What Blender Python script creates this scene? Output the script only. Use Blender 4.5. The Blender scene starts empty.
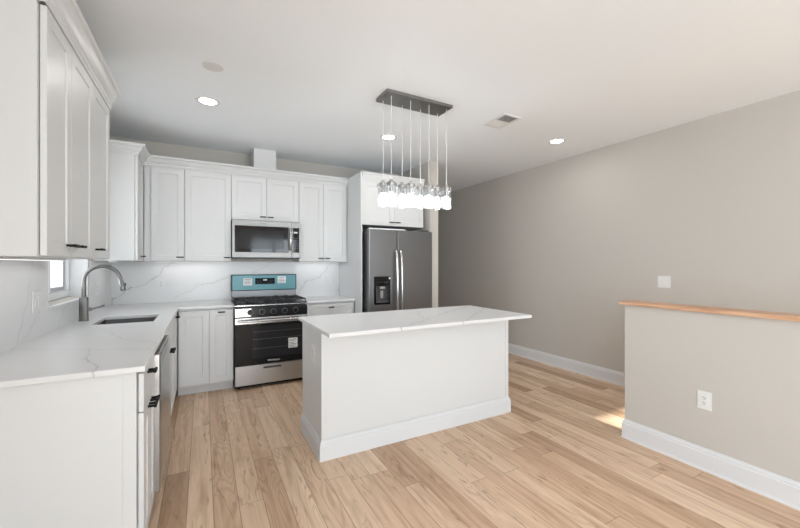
import bpy, bmesh, math, random
from mathutils import Vector, Matrix
PI = math.pi
random.seed(7)
SC = bpy.context.scene
COL = SC.collection

# ------------------------------------------------------------------ camera, sky, sun, large lights, exposure
cam_d = bpy.data.cameras.new('camera')
cam = bpy.data.objects.new('camera', cam_d)
COL.objects.link(cam)
YAW = math.atan(197 / 363)
cam.location = (0, 0, 1.345)
cam.rotation_euler = (PI / 2, 0, -YAW)
cam_d.sensor_width = 36
cam_d.lens = 36 * 363 / 800
cam_d.clip_start = 0.05
SC.camera = cam

world = bpy.data.worlds.new('daylight')
SC.world = world
world.use_nodes = True
_bg = world.node_tree.nodes['Background']
_bg.inputs[0].default_value = (0.90, 0.95, 1.0, 1)
_bg.inputs[1].default_value = 2.6

def light(name, kind, loc, rot, energy, color=(1, 1, 1), **kw):
    d = bpy.data.lights.new(name, kind)
    d.energy = energy
    d.color = color
    for k, v in kw.items():
        setattr(d, k, v)
    o = bpy.data.objects.new(name, d)
    COL.objects.link(o)
    o.location = loc
    o.rotation_euler = rot
    return o

# the sun comes in through the stair window; an added roof blocks it at the glass doors
SUN_EL, SUN_AZ = math.radians(17.8), math.radians(3)
sun_dir = Vector((-math.sin(SUN_AZ) * math.cos(SUN_EL), math.cos(SUN_AZ) * math.cos(SUN_EL), -math.sin(SUN_EL)))
light('sun', 'SUN', (3, -8, 5), sun_dir.to_track_quat('-Z', 'Y').to_euler(), 17, (1, .96, .90), angle=math.radians(.5))
# daylight through the glass doors and the stair window in the wall behind the camera
light('glass_door_daylight', 'AREA', (.2, -4.72, 1.18), (PI / 2, 0, 0), 58, (.80, .915, 1), shape='RECTANGLE', size=1.55, size_y=2.15)
light('glass_door_daylight', 'AREA', (2.2, -4.72, 1.18), (PI / 2, 0, 0), 58, (.80, .915, 1), shape='RECTANGLE', size=1.55, size_y=2.15)
light('added_side_daylight', 'AREA', (-1.12, -2.0, 1.4), (0, -PI / 2, 0), 86, (.80, .915, 1), shape='RECTANGLE', size=1.75, size_y=2.9)  # added side light, brightens the right wall and ceiling
light('stair_window_daylight', 'AREA', (3.62, -4.72, 1.6), (PI / 2, 0, 0), 18, (.80, .915, 1), shape='RECTANGLE', size=.66, size_y=1.05)
light('sink_window_daylight', 'AREA', (-1.2, 3.54, 1.66), (0, -PI / 2, 0), 16, (.97, .99, 1), shape='RECTANGLE', size=1.1, size_y=.9)

vs = SC.view_settings
vs.view_transform = 'Standard'
vs.look = 'None'
vs.exposure = 0.32
vs.gamma = 1.0
vs.use_curve_mapping = False
SC.cycles.use_denoising = True
SC.cycles.max_bounces = 10
SC.cycles.diffuse_bounces = 6
SC.cycles.sample_clamp_indirect = 6

# ------------------------------------------------------------------ materials
def new_mat(name):
    m = bpy.data.materials.new(name)
    m.use_nodes = True
    return m, m.node_tree.nodes, m.node_tree.links, m.node_tree.nodes['Principled BSDF']

def plain(name, col, rough=.5, metal=0., spec=.5, bump=0, bscale=200, **kw):
    m, N, L, b = new_mat(name)
    b.inputs['Base Color'].default_value = (*col, 1)
    b.inputs['Roughness'].default_value = rough
    b.inputs['Metallic'].default_value = metal
    b.inputs['Specular IOR Level'].default_value = spec
    for k, v in kw.items():
        b.inputs[k].default_value = v
    # every material carries a faint procedural variation of its own
    tc = N.new('ShaderNodeTexCoord')
    nz = N.new('ShaderNodeTexNoise')
    nz.inputs['Scale'].default_value = bscale
    L.new(tc.outputs['Object'], nz.inputs['Vector'])
    if bump:
        bp = N.new('ShaderNodeBump')
        bp.inputs['Strength'].default_value = bump
        bp.inputs['Distance'].default_value = .001
        L.new(nz.outputs['Fac'], bp.inputs['Height'])
        L.new(bp.outputs['Normal'], b.inputs['Normal'])
    else:
        mr = N.new('ShaderNodeMapRange')
        mr.inputs['To Min'].default_value = max(0, rough - .03)
        mr.inputs['To Max'].default_value = min(1, rough + .03)
        L.new(nz.outputs['Fac'], mr.inputs['Value'])
        L.new(mr.outputs['Result'], b.inputs['Roughness'])
    return m

def brushed(name, col, rough, axis=0, amp=.10, metal=1.):
    """brushed metal: noise stretched along one axis"""
    m, N, L, b = new_mat(name)
    b.inputs['Base Color'].default_value = (*col, 1)
    b.inputs['Metallic'].default_value = metal
    tc = N.new('ShaderNodeTexCoord')
    mp = N.new('ShaderNodeMapping')
    sc = [260, 260, 260]
    sc[axis] = 3
    mp.inputs['Scale'].default_value = sc
    nz = N.new('ShaderNodeTexNoise')
    nz.inputs['Scale'].default_value = 1
    nz.inputs['Detail'].default_value = 3
    mr = N.new('ShaderNodeMapRange')
    mr.inputs['To Min'].default_value = rough - amp
    mr.inputs['To Max'].default_value = rough + amp
    L.new(tc.outputs['Object'], mp.inputs['Vector'])
    L.new(mp.outputs['Vector'], nz.inputs['Vector'])
    L.new(nz.outputs['Fac'], mr.inputs['Value'])
    L.new(mr.outputs['Result'], b.inputs['Roughness'])
    return m

def emit(name, col, s):
    m, N, L, b = new_mat(name)
    b.inputs['Base Color'].default_value = (.3, .3, .3, 1)
    b.inputs['Emission Color'].default_value = (*col, 1)
    b.inputs['Emission Strength'].default_value = s
    return m

def thin_clear(name, col, alpha, rough=.05, edge=.65):
    """thin clear sheet: mostly transparent with a glossy surface"""
    m, N, L, b = new_mat(name)
    N.remove(b)
    out = N['Material Output']
    tr = N.new('ShaderNodeBsdfTransparent')
    tr.inputs[0].default_value = (*col, 1)
    gl = N.new('ShaderNodeBsdfGlossy')
    gl.inputs['Roughness'].default_value = rough
    lw = N.new('ShaderNodeLayerWeight')
    lw.inputs['Blend'].default_value = .45
    mr = N.new('ShaderNodeMapRange')
    mr.inputs['To Min'].default_value = alpha
    mr.inputs['To Max'].default_value = min(1, alpha + edge)
    mx = N.new('ShaderNodeMixShader')
    L.new(lw.outputs['Fresnel'], mr.inputs['Value'])
    L.new(mr.outputs['Result'], mx.inputs[0])
    L.new(tr.outputs[0], mx.inputs[1])
    L.new(gl.outputs[0], mx.inputs[2])
    L.new(mx.outputs[0], out.inputs['Surface'])
    return m

def math_n(N, L, op, a, b=None, c=None):
    n = N.new('ShaderNodeMath')
    n.operation = op
    for i, v in enumerate((a, b, c)):
        if v is None:
            continue
        if isinstance(v, (int, float)):
            n.inputs[i].default_value = v
        else:
            L.new(v, n.inputs[i])
    return n.outputs[0]

def quartz(name, veins, axis, base=(.71, .715, .72)):
    """white quartz; veins = [(points, half width, strength)] in world metres, axis = normal of the slab"""
    m, N, L, b = new_mat(name)
    b.inputs['Roughness'].default_value = .28
    b.inputs['Specular IOR Level'].default_value = .5
    geo = N.new('ShaderNodeNewGeometry')
    P = geo.outputs['Position']
    n1 = N.new('ShaderNodeTexNoise'); n1.inputs['Scale'].default_value = 9; n1.inputs['Detail'].default_value = 5
    L.new(P, n1.inputs['Vector'])
    wig = math_n(N, L, 'MULTIPLY', math_n(N, L, 'SUBTRACT', n1.outputs['Fac'], .5), .10)
    n2 = N.new('ShaderNodeTexNoise'); n2.inputs['Scale'].default_value = 22; n2.inputs['Detail'].default_value = 3
    L.new(P, n2.inputs['Vector'])
    dens = N.new('ShaderNodeMapRange')
    dens.inputs['From Min'].default_value = .3; dens.inputs['From Max'].default_value = .62
    dens.inputs['To Min'].default_value = .25; dens.inputs['To Max'].default_value = 1
    L.new(n2.outputs['Fac'], dens.inputs['Value'])
    tot = None
    nrm = Vector([1 if i == axis else 0 for i in range(3)])
    for pts, w, s in veins:
        best = None
        for A, B in zip(pts, pts[1:]):
            A, B = Vector(A), Vector(B)
            D = B - A; ln = D.length; D.normalize()
            n = D.cross(nrm)
            sub = N.new('ShaderNodeVectorMath'); sub.operation = 'SUBTRACT'
            L.new(P, sub.inputs[0]); sub.inputs[1].default_value = A
            dt = N.new('ShaderNodeVectorMath'); dt.operation = 'DOT_PRODUCT'
            L.new(sub.outputs[0], dt.inputs[0]); dt.inputs[1].default_value = D
            dp = N.new('ShaderNodeVectorMath'); dp.operation = 'DOT_PRODUCT'
            L.new(sub.outputs[0], dp.inputs[0]); dp.inputs[1].default_value = n
            # distance beyond the ends of the segment
            over = math_n(N, L, 'MAXIMUM', math_n(N, L, 'MULTIPLY', dt.outputs['Value'], -1.), math_n(N, L, 'SUBTRACT', dt.outputs['Value'], ln))
            over = math_n(N, L, 'MAXIMUM', over, 0.)
            d = math_n(N, L, 'ADD', math_n(N, L, 'ABSOLUTE', math_n(N, L, 'ADD', dp.outputs['Value'], wig)), over)
            best = d if best is None else math_n(N, L, 'MINIMUM', best, d)
        core = N.new('ShaderNodeMapRange'); core.interpolation_type = 'SMOOTHSTEP'
        s *= .8
        core.inputs['From Min'].default_value = w; core.inputs['From Max'].default_value = w * .25
        core.inputs['To Min'].default_value = 0; core.inputs['To Max'].default_value = s
        L.new(best, core.inputs['Value'])
        halo = N.new('ShaderNodeMapRange'); halo.interpolation_type = 'SMOOTHSTEP'
        halo.inputs['From Min'].default_value = w * 8; halo.inputs['From Max'].default_value = 0
        halo.inputs['To Min'].default_value = 0; halo.inputs['To Max'].default_value = s * .16
        L.new(best, halo.inputs['Value'])
        v = math_n(N, L, 'ADD', core.outputs[0], halo.outputs[0])
        tot = v if tot is None else math_n(N, L, 'MAXIMUM', tot, v)
    # very faint clouding
    n3 = N.new('ShaderNodeTexNoise'); n3.inputs['Scale'].default_value = 2.2; n3.inputs['Detail'].default_value = 4
    L.new(P, n3.inputs['Vector'])
    fac = math_n(N, L, 'MULTIPLY', tot, dens.outputs[0]) if tot is not None else math_n(N, L, 'MULTIPLY', n3.outputs['Fac'], 0.)
    cl = N.new('ShaderNodeMix'); cl.data_type = 'RGBA'
    cl.inputs['A'].default_value = (*base, 1)
    cl.inputs['B'].default_value = (base[0] * .93, base[1] * .93, base[2] * .935, 1)
    L.new(n3.outputs['Fac'], cl.inputs['Factor'])
    mx = N.new('ShaderNodeMix'); mx.data_type = 'RGBA'
    L.new(fac, mx.inputs['Factor'])
    L.new(cl.outputs['Result'], mx.inputs['A'])
    mx.inputs['B'].default_value = (.33, .325, .315, 1)
    L.new(mx.outputs['Result'], b.inputs['Base Color'])
    return m

def oak_floor(name, pw=.127, plen=1.25, vertical_y=True):
    m, N, L, b = new_mat(name)
    geo = N.new('ShaderNodeNewGeometry')
    sp = N.new('ShaderNodeSeparateXYZ')
    L.new(geo.outputs['Position'], sp.inputs[0])
    X, Y = sp.outputs['X'], sp.outputs['Y']
    u = math_n(N, L, 'DIVIDE', math_n(N, L, 'ADD', X, 5.03), pw)
    row = math_n(N, L, 'FLOOR', u)
    fu = math_n(N, L, 'FRACT', u)
    wn = N.new('ShaderNodeTexWhiteNoise'); wn.noise_dimensions = '1D'
    L.new(row, wn.inputs['W'])
    w = math_n(N, L, 'ADD', math_n(N, L, 'DIVIDE', Y, plen), math_n(N, L, 'MULTIPLY', wn.outputs['Value'], 173.))
    vo = N.new('ShaderNodeTexVoronoi'); vo.voronoi_dimensions = '1D'; vo.inputs['Scale'].default_value = 1
    vo.inputs['Randomness'].default_value = .75
    L.new(w, vo.inputs['W'])
    ve = N.new('ShaderNodeTexVoronoi'); ve.voronoi_dimensions = '1D'; ve.feature = 'DISTANCE_TO_EDGE'; ve.inputs['Scale'].default_value = 1
    ve.inputs['Randomness'].default_value = .75
    L.new(w, ve.inputs['W'])
    cs = N.new('ShaderNodeSeparateColor'); L.new(vo.outputs['Color'], cs.inputs[0])
    r1, r2, r3 = cs.outputs[0], cs.outputs[1], cs.outputs[2]
    # plank tone
    ramp = N.new('ShaderNodeValToRGB')
    e = ramp.color_ramp.elements
    e[0].position = 0; e[0].color = (.56, .385, .26, 1)
    e[1].position = 1; e[1].color = (.90, .72, .55, 1)
    for p, c in ((.16, (.74, .54, .385, 1)), (.45, (.83, .635, .465, 1)), (.75, (.87, .68, .51, 1))):
        k = ramp.color_ramp.elements.new(p); k.color = c
    L.new(r1, ramp.inputs[0])
    # grain coordinates, shifted per plank
    gv = N.new('ShaderNodeCombineXYZ')
    L.new(X, gv.inputs[0])
    L.new(math_n(N, L, 'ADD', Y, math_n(N, L, 'MULTIPLY', r2, 40.)), gv.inputs[1])
    L.new(math_n(N, L, 'MULTIPLY', r3, 30.), gv.inputs[2])
    def noise(sx, sy, det, rough=.5, dist=0.):
        mp = N.new('ShaderNodeMapping'); mp.inputs['Scale'].default_value = (sx, sy, 1)
        L.new(gv.outputs[0], mp.inputs['Vector'])
        nz = N.new('ShaderNodeTexNoise'); nz.inputs['Scale'].default_value = 1
        nz.inputs['Detail'].default_value = det; nz.inputs['Roughness'].default_value = rough
        nz.inputs['Distortion'].default_value = dist
        L.new(mp.outputs[0], nz.inputs['Vector'])
        return nz.outputs['Fac']
    # cathedral grain: contour lines of a long soft noise
    soft = noise(9, .9, 1.5)
    cath = math_n(N, L, 'SINE', math_n(N, L, 'MULTIPLY', soft, 115.))
    cath = math_n(N, L, 'POWER', math_n(N, L, 'MULTIPLY_ADD', cath, .5, .5), 2.5)
    fine = noise(260, 9, 3, .6)
    mid = noise(38, 1.4, 3, .55)
    blot = noise(11, 2.2, 2, .5, .5)
    mn = N.new('ShaderNodeMapRange'); mn.inputs['From Min'].default_value = .54; mn.inputs['From Max'].default_value = .80
    mn.inputs['To Max'].default_value = .8
    L.new(blot, mn.inputs['Value'])
    streak = noise(22, 3.6, 2, .5, 1.5)
    ms = N.new('ShaderNodeMapRange'); ms.inputs['From Min'].default_value = .62; ms.inputs['From Max'].default_value = .76
    ms.inputs['To Max'].default_value = .8
    L.new(streak, ms.inputs['Value'])
    def mixm(colA, colB, fac, mode='MIX'):
        mx = N.new('ShaderNodeMix'); mx.data_type = 'RGBA'; mx.blend_type = mode
        L.new(fac, mx.inputs['Factor']) if not isinstance(fac, float) else mx.inputs['Factor'].__setattr__('default_value', fac)
        L.new(colA, mx.inputs['A'])
        if isinstance(colB, tuple): mx.inputs['B'].default_value = (*colB, 1)
        else: L.new(colB, mx.inputs['B'])
        return mx.outputs['Result']
    c = ramp.outputs[0]
    c = mixm(c, (.62, .50, .40), math_n(N, L, 'MULTIPLY', cath, math_n(N, L, 'MULTIPLY', r3, .42)), 'MULTIPLY')
    c = mixm(c, (.50, .39, .30), math_n(N, L, 'MULTIPLY', math_n(N, L, 'POWER', mid, 1.8), .95), 'MULTIPLY')
    c = mixm(c, (.70, .62, .55), math_n(N, L, 'MULTIPLY', fine, .35), 'MULTIPLY')
    c = mixm(c, (.42, .27, .165), math_n(N, L, 'MULTIPLY', mn.outputs[0], .85))
    c = mixm(c, (.16, .085, .045), math_n(N, L, 'MULTIPLY', ms.outputs[0], .75))
    # gaps
    gap_u = math_n(N, L, 'MULTIPLY', math_n(N, L, 'MINIMUM', fu, math_n(N, L, 'SUBTRACT', 1., fu)), pw)
    gap_v = math_n(N, L, 'MULTIPLY', ve.outputs['Distance'], plen)
    gd = math_n(N, L, 'MINIMUM', gap_u, gap_v)
    gm = N.new('ShaderNodeMapRange'); gm.inputs['From Min'].default_value = .0020; gm.inputs['From Max'].default_value = .0006
    L.new(gd, gm.inputs['Value'])
    c = mixm(c, (.12, .075, .05), math_n(N, L, 'MULTIPLY', gm.outputs[0], .75))
    br = N.new('ShaderNodeBrightContrast'); br.inputs['Bright'].default_value = 0.0; br.inputs['Contrast'].default_value = 0.0
    L.new(c, br.inputs[0])
    L.new(br.outputs[0], b.inputs['Base Color'])
    rr = N.new('ShaderNodeMapRange'); rr.inputs['To Min'].default_value = .36; rr.inputs['To Max'].default_value = .5
    L.new(mid, rr.inputs['Value']); L.new(rr.outputs[0], b.inputs['Roughness'])
    b.inputs['Specular IOR Level'].default_value = .35
    bp = N.new('ShaderNodeBump'); bp.inputs['Strength'].default_value = .35; bp.inputs['Distance'].default_value = .001
    hh = math_n(N, L, 'SUBTRACT', math_n(N, L, 'MULTIPLY', fine, .25), gm.outputs[0])
    L.new(hh, bp.inputs['Height']); L.new(bp.outputs[0], b.inputs['Normal'])
    return m

def oak_trim(name):
    m, N, L, b = new_mat(name)
    tc = N.new('ShaderNodeTexCoord'); mp = N.new('ShaderNodeMapping'); mp.inputs['Scale'].default_value = (60, 3, 60)
    nz = N.new('ShaderNodeTexNoise'); nz.inputs['Scale'].default_value = 1; nz.inputs['Detail'].default_value = 4
    L.new(tc.outputs['Object'], mp.inputs[0]); L.new(mp.outputs[0], nz.inputs['Vector'])
    rp = N.new('ShaderNodeValToRGB')
    rp.color_ramp.elements[0].position = .3; rp.color_ramp.elements[0].color = (.42, .22, .12, 1)
    rp.color_ramp.elements[1].position = .65; rp.color_ramp.elements[1].color = (.66, .42, .27, 1)
    L.new(nz.outputs['Fac'], rp.inputs[0]); L.new(rp.outputs[0], b.inputs['Base Color'])
    b.inputs['Roughness'].default_value = .45
    return m

M = {}
M['wall'] = plain('greige_wall_paint', (.525, .50, .465), .9, spec=.2, bump=.05, bscale=350)
M['ceiling'] = plain('ceiling_paint', (.86, .90, .935), .95, spec=.1, bump=.05, bscale=350)
M['cab'] = plain('white_cabinet_paint', (.65, .66, .665), .38, spec=.4, bscale=30)
M['trim'] = plain('white_trim_paint', (.665, .675, .69), .45, spec=.4, bscale=30)
M['plate'] = plain('white_plastic', (.72, .72, .715), .35, bscale=30)
M['slot'] = plain('dark_slot', (.05, .05, .05), .6)
M['toe'] = plain('white_toe_board', (.66, .66, .67), .5)
M['pull'] = plain('black_pull_metal', (.012, .012, .012), .6, spec=.15, bscale=90)
M['steel'] = brushed('brushed_steel', (.27, .27, .27), .46, 0)
M['steel_v'] = brushed('brushed_steel_upright', (.20, .20, .205), .36, 2, .06)
M['steel_lt'] = brushed('light_steel', (.58, .58, .58), .22, 0, .06)
M['steel_dr'] = brushed('drawer_steel', (.50, .50, .50), .30, 0, .05)
M['nickel'] = brushed('brushed_nickel', (.20, .198, .194), .36, 2, .08)
M['canopy'] = brushed('dark_nickel', (.27, .265, .26), .38, 0, .05)
M['basin'] = brushed('sink_steel', (.17, .17, .17), .42, 1, .06)
M['black'] = plain('black_enamel', (.010, .010, .011), .22, spec=.3, bscale=60)
M['iron'] = plain('cast_iron', (.018, .018, .018), .55, bump=.3, bscale=300)
M['glassblk'] = plain('black_oven_glass', (.008, .008, .009), .05, spec=.35, bscale=20)
M['window_blk'] = plain('dark_oven_window', (.022, .022, .024), .08, spec=.25, bscale=20)
M['rack'] = plain('dim_oven_rack', (.13, .13, .135), .3, .6)
M['film'] = plain('teal_film', (.085, .265, .30), .35, .1, bscale=12)
M['sticker'] = plain('white_sticker', (.78, .80, .80), .5)
M['ink'] = plain('grey_ink', (.10, .10, .11), .6)
M['logo'] = plain('silver_lettering', (.75, .75, .75), .35)
M['matte'] = plain('matte_black', (.012, .012, .014), .6, spec=.1)
M['duct'] = plain('grey_duct', (.30, .30, .30), .6)
M['plastic_dk'] = plain('dark_grey_plastic', (.06, .06, .062), .4)
M['display'] = emit('lit_display', (.6, .8, 1), .35)
M['glass'] = thin_clear('clear_glass', (.97, .98, .98), .06, .02)
M['jar'] = thin_clear('jar_glass', (.97, .98, .99), .04, .03, .30)
_N, _L = M['jar'].node_tree.nodes, M['jar'].node_tree.links
_tl = _N.new('ShaderNodeBsdfTranslucent'); _tl.inputs[0].default_value = (.95, .96, .97, 1)
_mx = _N.new('ShaderNodeMixShader'); _mx.inputs[0].default_value = .012
_src = _N['Material Output'].inputs['Surface'].links[0].from_socket
_L.new(_src, _mx.inputs[1]); _L.new(_tl.outputs[0], _mx.inputs[2]); _L.new(_mx.outputs[0], _N['Material Output'].inputs['Surface'])
M['wrap'] = thin_clear('plastic_wrap', (.93, .94, .95), .10, .22)
M['bulb'] = emit('lit_bulb', (1, .985, .96), 60)
M['lens'] = emit('lit_lens', (1, .98, .96), 14)
M['led'] = emit('led_diffuser', (1, .98, .96), 1.6)
M['vinyl'] = plain('white_vinyl', (.80, .81, .83), .4)
M['floor'] = oak_floor('oak_planks')
M['oak'] = oak_trim('oak_cap')
M['outside'] = plain('sun_block_white', (.75, .76, .78), .8)
M['ground'] = plain('pale_concrete', (.45, .44, .42), .9, bump=.3, bscale=40)
M['cord'] = plain('pale_cord', (.70, .70, .69), .35)

M['q_island'] = quartz('quartz_island', [
    ([(1.10, 2.10, .914), (1.44, 2.309, .914), (1.637, 2.47, .914), (2.40, 2.95, .914)], .007, .8),
    ([(1.79, 2.984, .914), (1.526, 2.432, .914)], .005, .6),
    ([(1.60, 2.07, .914), (2.273, 2.595, .914), (2.44, 2.75, .914)], .007, .75),
    ([(.66, 2.62, .914), (1.077, 2.906, .914)], .004, .4)], 2)
M['q_left'] = quartz('quartz_left_run', [
    ([(-.85, 2.535, .914), (-.20, 2.203, .914)], .004, .5),
    ([(-.51, 2.38, .914), (-.385, 1.84, .914)], .006, .7),
    ([(-.68, 3.29, .914), (-.404, 2.593, .914), (-.20, 2.36, .914)], .005, .5),
    ([(-.55, 3.18, .914), (-.219, 2.9, .914)], .004, .4)], 2)
M['q_right'] = quartz('quartz_right_run', [([(1.30, 4.21, .914), (1.62, 4.83, .914)], .005, .4)], 2)
M['q_back'] = quartz('quartz_back_splash', [
    ([(-.86, 4.828, .93), (-.735, 4.828, 1.066), (-.558, 4.828, 1.137), (-.435, 4.828, 1.206), (-.374, 4.828, 1.311), (-.22, 4.828, 1.40)], .007, .8),
    ([(1.07, 4.828, .93), (1.201, 4.828, 1.119), (1.376, 4.828, 1.17), (1.565, 4.828, 1.366)], .007, .8),
    ([(1.60, 4.828, .92), (1.672, 4.828, 1.06)], .005, .6),
    ([(.48, 4.828, 1.18), (.627, 4.828, 1.295), (.85, 4.828, 1.40)], .005, .55),
    ([(-.279, 4.828, .966), (-.031, 4.828, 1.1), (.286, 4.828, 1.188)], .006, .7)], 1)
M['q_side'] = quartz('quartz_side_splash', [
    ([(-.853, 2.60, .90), (-.853, 2.677, 1.018), (-.853, 2.753, 1.173), (-.853, 2.821, 1.38)], .005, .55),
    ([(-.853, 2.65, .90), (-.853, 2.807, .999), (-.853, 3.06, 1.16)], .005, .5),
    ([(-.853, 3.23, .91), (-.853, 3.40, 1.06)], .005, .5),
    ([(-.853, 4.40, .92), (-.853, 4.80, 1.30)], .006, .4)], 0)

# ------------------------------------------------------------------ mesh helpers
class MB:
    """collects shapes into one mesh"""
    def __init__(self):
        self.bm = bmesh.new()

    def box(self, x0, x1, y0, y1, z0, z1, bev=0., seg=1):
        t = bmesh.new()
        bmesh.ops.create_cube(t, size=1)
        bmesh.ops.scale(t, vec=(abs(x1 - x0), abs(y1 - y0), abs(z1 - z0)), verts=t.verts)
        bmesh.ops.translate(t, vec=((x0 + x1) / 2, (y0 + y1) / 2, (z0 + z1) / 2), verts=t.verts)
        if bev:
            bmesh.ops.bevel(t, geom=t.edges[:], offset=bev, segments=seg, affect='EDGES', profile=.6)
        return self._merge(t)

    def _merge(self, t, mat=None):
        if mat is not None:
            bmesh.ops.transform(t, matrix=mat, verts=t.verts)
        me = bpy.data.meshes.new('tmp')
        t.to_mesh(me)
        t.free()
        self.bm.from_mesh(me)
        bpy.data.meshes.remove(me)
        return self

    def cyl(self, p0, p1, r0, r1=None, seg=24, cap=True):
        p0, p1 = Vector(p0), Vector(p1)
        r1 = r0 if r1 is None else r1
        t = bmesh.new()
        d = p1 - p0
        bmesh.ops.create_cone(t, cap_ends=cap, segments=seg, radius1=r0, radius2=r1, depth=d.length)
        q = Vector((0, 0, 1)).rotation_difference(d.normalized()).to_matrix().to_4x4()
        return self._merge(t, Matrix.Translation((p0 + p1) / 2) @ q)

    def lathe(self, prof, center=(0, 0, 0), seg=28):
        t = bmesh.new()
        rings = []
        for r, z in prof:
            if r < 1e-6:
                rings.append([t.verts.new((0, 0, z))])
            else:
                rings.append([t.verts.new((r * math.cos(2 * PI * k / seg), r * math.sin(2 * PI * k / seg), z)) for k in range(seg)])
        for a, b in zip(rings, rings[1:]):
            for k in range(seg):
                k2 = (k + 1) % seg
                if len(a) == 1 and len(b) == 1: continue
                if len(a) == 1: t.faces.new((a[0], b[k], b[k2]))
                elif len(b) == 1: t.faces.new((a[k], a[k2], b[0]))
                else: t.faces.new((a[k], a[k2], b[k2], b[k]))
        bmesh.ops.recalc_face_normals(t, faces=t.faces)
        return self._merge(t, Matrix.Translation(center))

    def tube(self, pts, r, seg=14, radii=None):
        pts = [Vector(p) for p in pts]
        t = bmesh.new()
        rings = []
        up = None
        for i, p in enumerate(pts):
            d = (pts[min(i + 1, len(pts) - 1)] - pts[max(i - 1, 0)]).normalized()
            if up is None:
                up = Vector((0, 0, 1)) if abs(d.z) < .9 else Vector((0, 1, 0))
            a = d.cross(up).normalized()
            up = a.cross(d).normalized()
            rr = radii[i] if radii else r
            rings.append([t.verts.new(p + rr * (math.cos(2 * PI * k / seg) * a + math.sin(2 * PI * k / seg) * up)) for k in range(seg)])
        for a, b in zip(rings, rings[1:]):
            for k in range(seg):
                t.faces.new((a[k], a[(k + 1) % seg], b[(k + 1) % seg], b[k]))
        t.faces.new(rings[0]); t.faces.new(rings[-1])
        bmesh.ops.recalc_face_normals(t, faces=t.faces)
        return self._merge(t)

    def cells(self, axis, us, vs_, keep, t0, t1):
        """slab made of grid cells (with holes where keep is false); axis = its thin direction"""
        t = bmesh.new()
        def P(u, v, w):
            c = [0, 0, 0]
            o = [i for i in range(3) if i != axis]
            c[o[0]], c[o[1]], c[axis] = u, v, w
            return c
        nu, nv = len(us) - 1, len(vs_) - 1
        K = {(i, j): keep(i, j) for i in range(nu) for j in range(nv)}
        V = {}
        def g(i, j, k):
            if (i, j, k) not in V:
                V[i, j, k] = t.verts.new(P(us[i], vs_[j], (t0, t1)[k]))
            return V[i, j, k]
        for (i, j), k in K.items():
            if not k: continue
            for s in (0, 1):
                t.faces.new((g(i, j, s), g(i + 1, j, s), g(i + 1, j + 1, s), g(i, j + 1, s)))
            for (di, dj, a, b) in ((-1, 0, (i, j), (i, j + 1)), (1, 0, (i + 1, j), (i + 1, j + 1)), (0, -1, (i, j), (i + 1, j)), (0, 1, (i, j + 1), (i + 1, j + 1))):
                if not K.get((i + di, j + dj), False):
                    t.faces.new((g(*a, 0), g(*b, 0), g(*b, 1), g(*a, 1)))
        bmesh.ops.recalc_face_normals(t, faces=t.faces)
        return self._merge(t)

    def sweep(self, prof, path, close_prof=True):
        """profile [(out, z)] along a flat path; 'out' points to the right of travel; mitred corners"""
        t = bmesh.new()
        path = [Vector((*p, 0)) for p in path]
        rings = []
        for i, p in enumerate(path):
            ds = []
            if i > 0: ds.append((path[i] - path[i - 1]).normalized())
            if i < len(path) - 1: ds.append((path[i + 1] - path[i]).normalized())
            ns = [Vector((d.y, -d.x, 0)) for d in ds]
            n = sum(ns, Vector()).normalized()
            n /= n.dot(ns[0])
            rings.append([t.verts.new(p + n * o + Vector((0, 0, z))) for o, z in prof])
        k = len(prof)
        for a, b in zip(rings, rings[1:]):
            for j in range(k):
                t.faces.new((a[j], a[(j + 1) % k], b[(j + 1) % k], b[j]))
        t.faces.new(rings[0]); t.faces.new(rings[-1])
        bmesh.ops.recalc_face_normals(t, faces=t.faces)
        return self._merge(t)

    def shaker(self, x0, x1, z0, z1, th=.02, rail=.058, inset=.007, y=0.):
        """shaker door: front looks to -y, back at y, front at y-th"""
        t = bmesh.new()
        f, bk = y - th, y
        e = .0015
        o = [(x0, z0), (x1, z0), (x1, z1), (x0, z1)]
        def ring(d, yy): return [t.verts.new((a + (d if a == x0 else -d), yy, c + (d if c == z0 else -d))) for a, c in o]
        r0 = ring(0, bk); r1 = ring(0, f + e); r2 = ring(e, f); r3 = ring(rail, f); r4 = ring(rail + .003, f + inset)
        for a, b in ((r0, r1), (r1, r2), (r2, r3), (r3, r4)):
            for k in range(4):
                t.faces.new((a[k], a[(k + 1) % 4], b[(k + 1) % 4], b[k]))
        t.faces.new(r4); t.faces.new(r0)
        bmesh.ops.recalc_face_normals(t, faces=t.faces)
        return self._merge(t)

    def build(self, name, mat, parent=None, smooth=False, loc=None):
        me = bpy.data.meshes.new(name)
        self.bm.to_mesh(me)
        self.bm.free()
        me.materials.append(mat)
        if smooth:
            for p in me.polygons: p.use_smooth = True
            try: me.set_sharp_from_angle(angle=math.radians(40))
            except Exception: pass
        o = bpy.data.objects.new(name, me)
        COL.objects.link(o)
        if parent is not None: o.parent = parent
        if loc: o.location = loc
        return o

def empty(name, label, cat, loc=(0, 0, 0), rz=0., group=None):
    o = bpy.data.objects.new(name, None)
    o.empty_display_size = .1
    COL.objects.link(o)
    o.location = loc
    o.rotation_euler = (0, 0, rz)
    return tag(o, label, cat, group)

def tag(o, label, cat, group=None):
    o['label'] = label
    o['category'] = cat
    if group: o['group'] = group
    return o

def struct(o, label=None):
    o['kind'] = 'structure'
    if label: o['label'] = label
    return o

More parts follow.
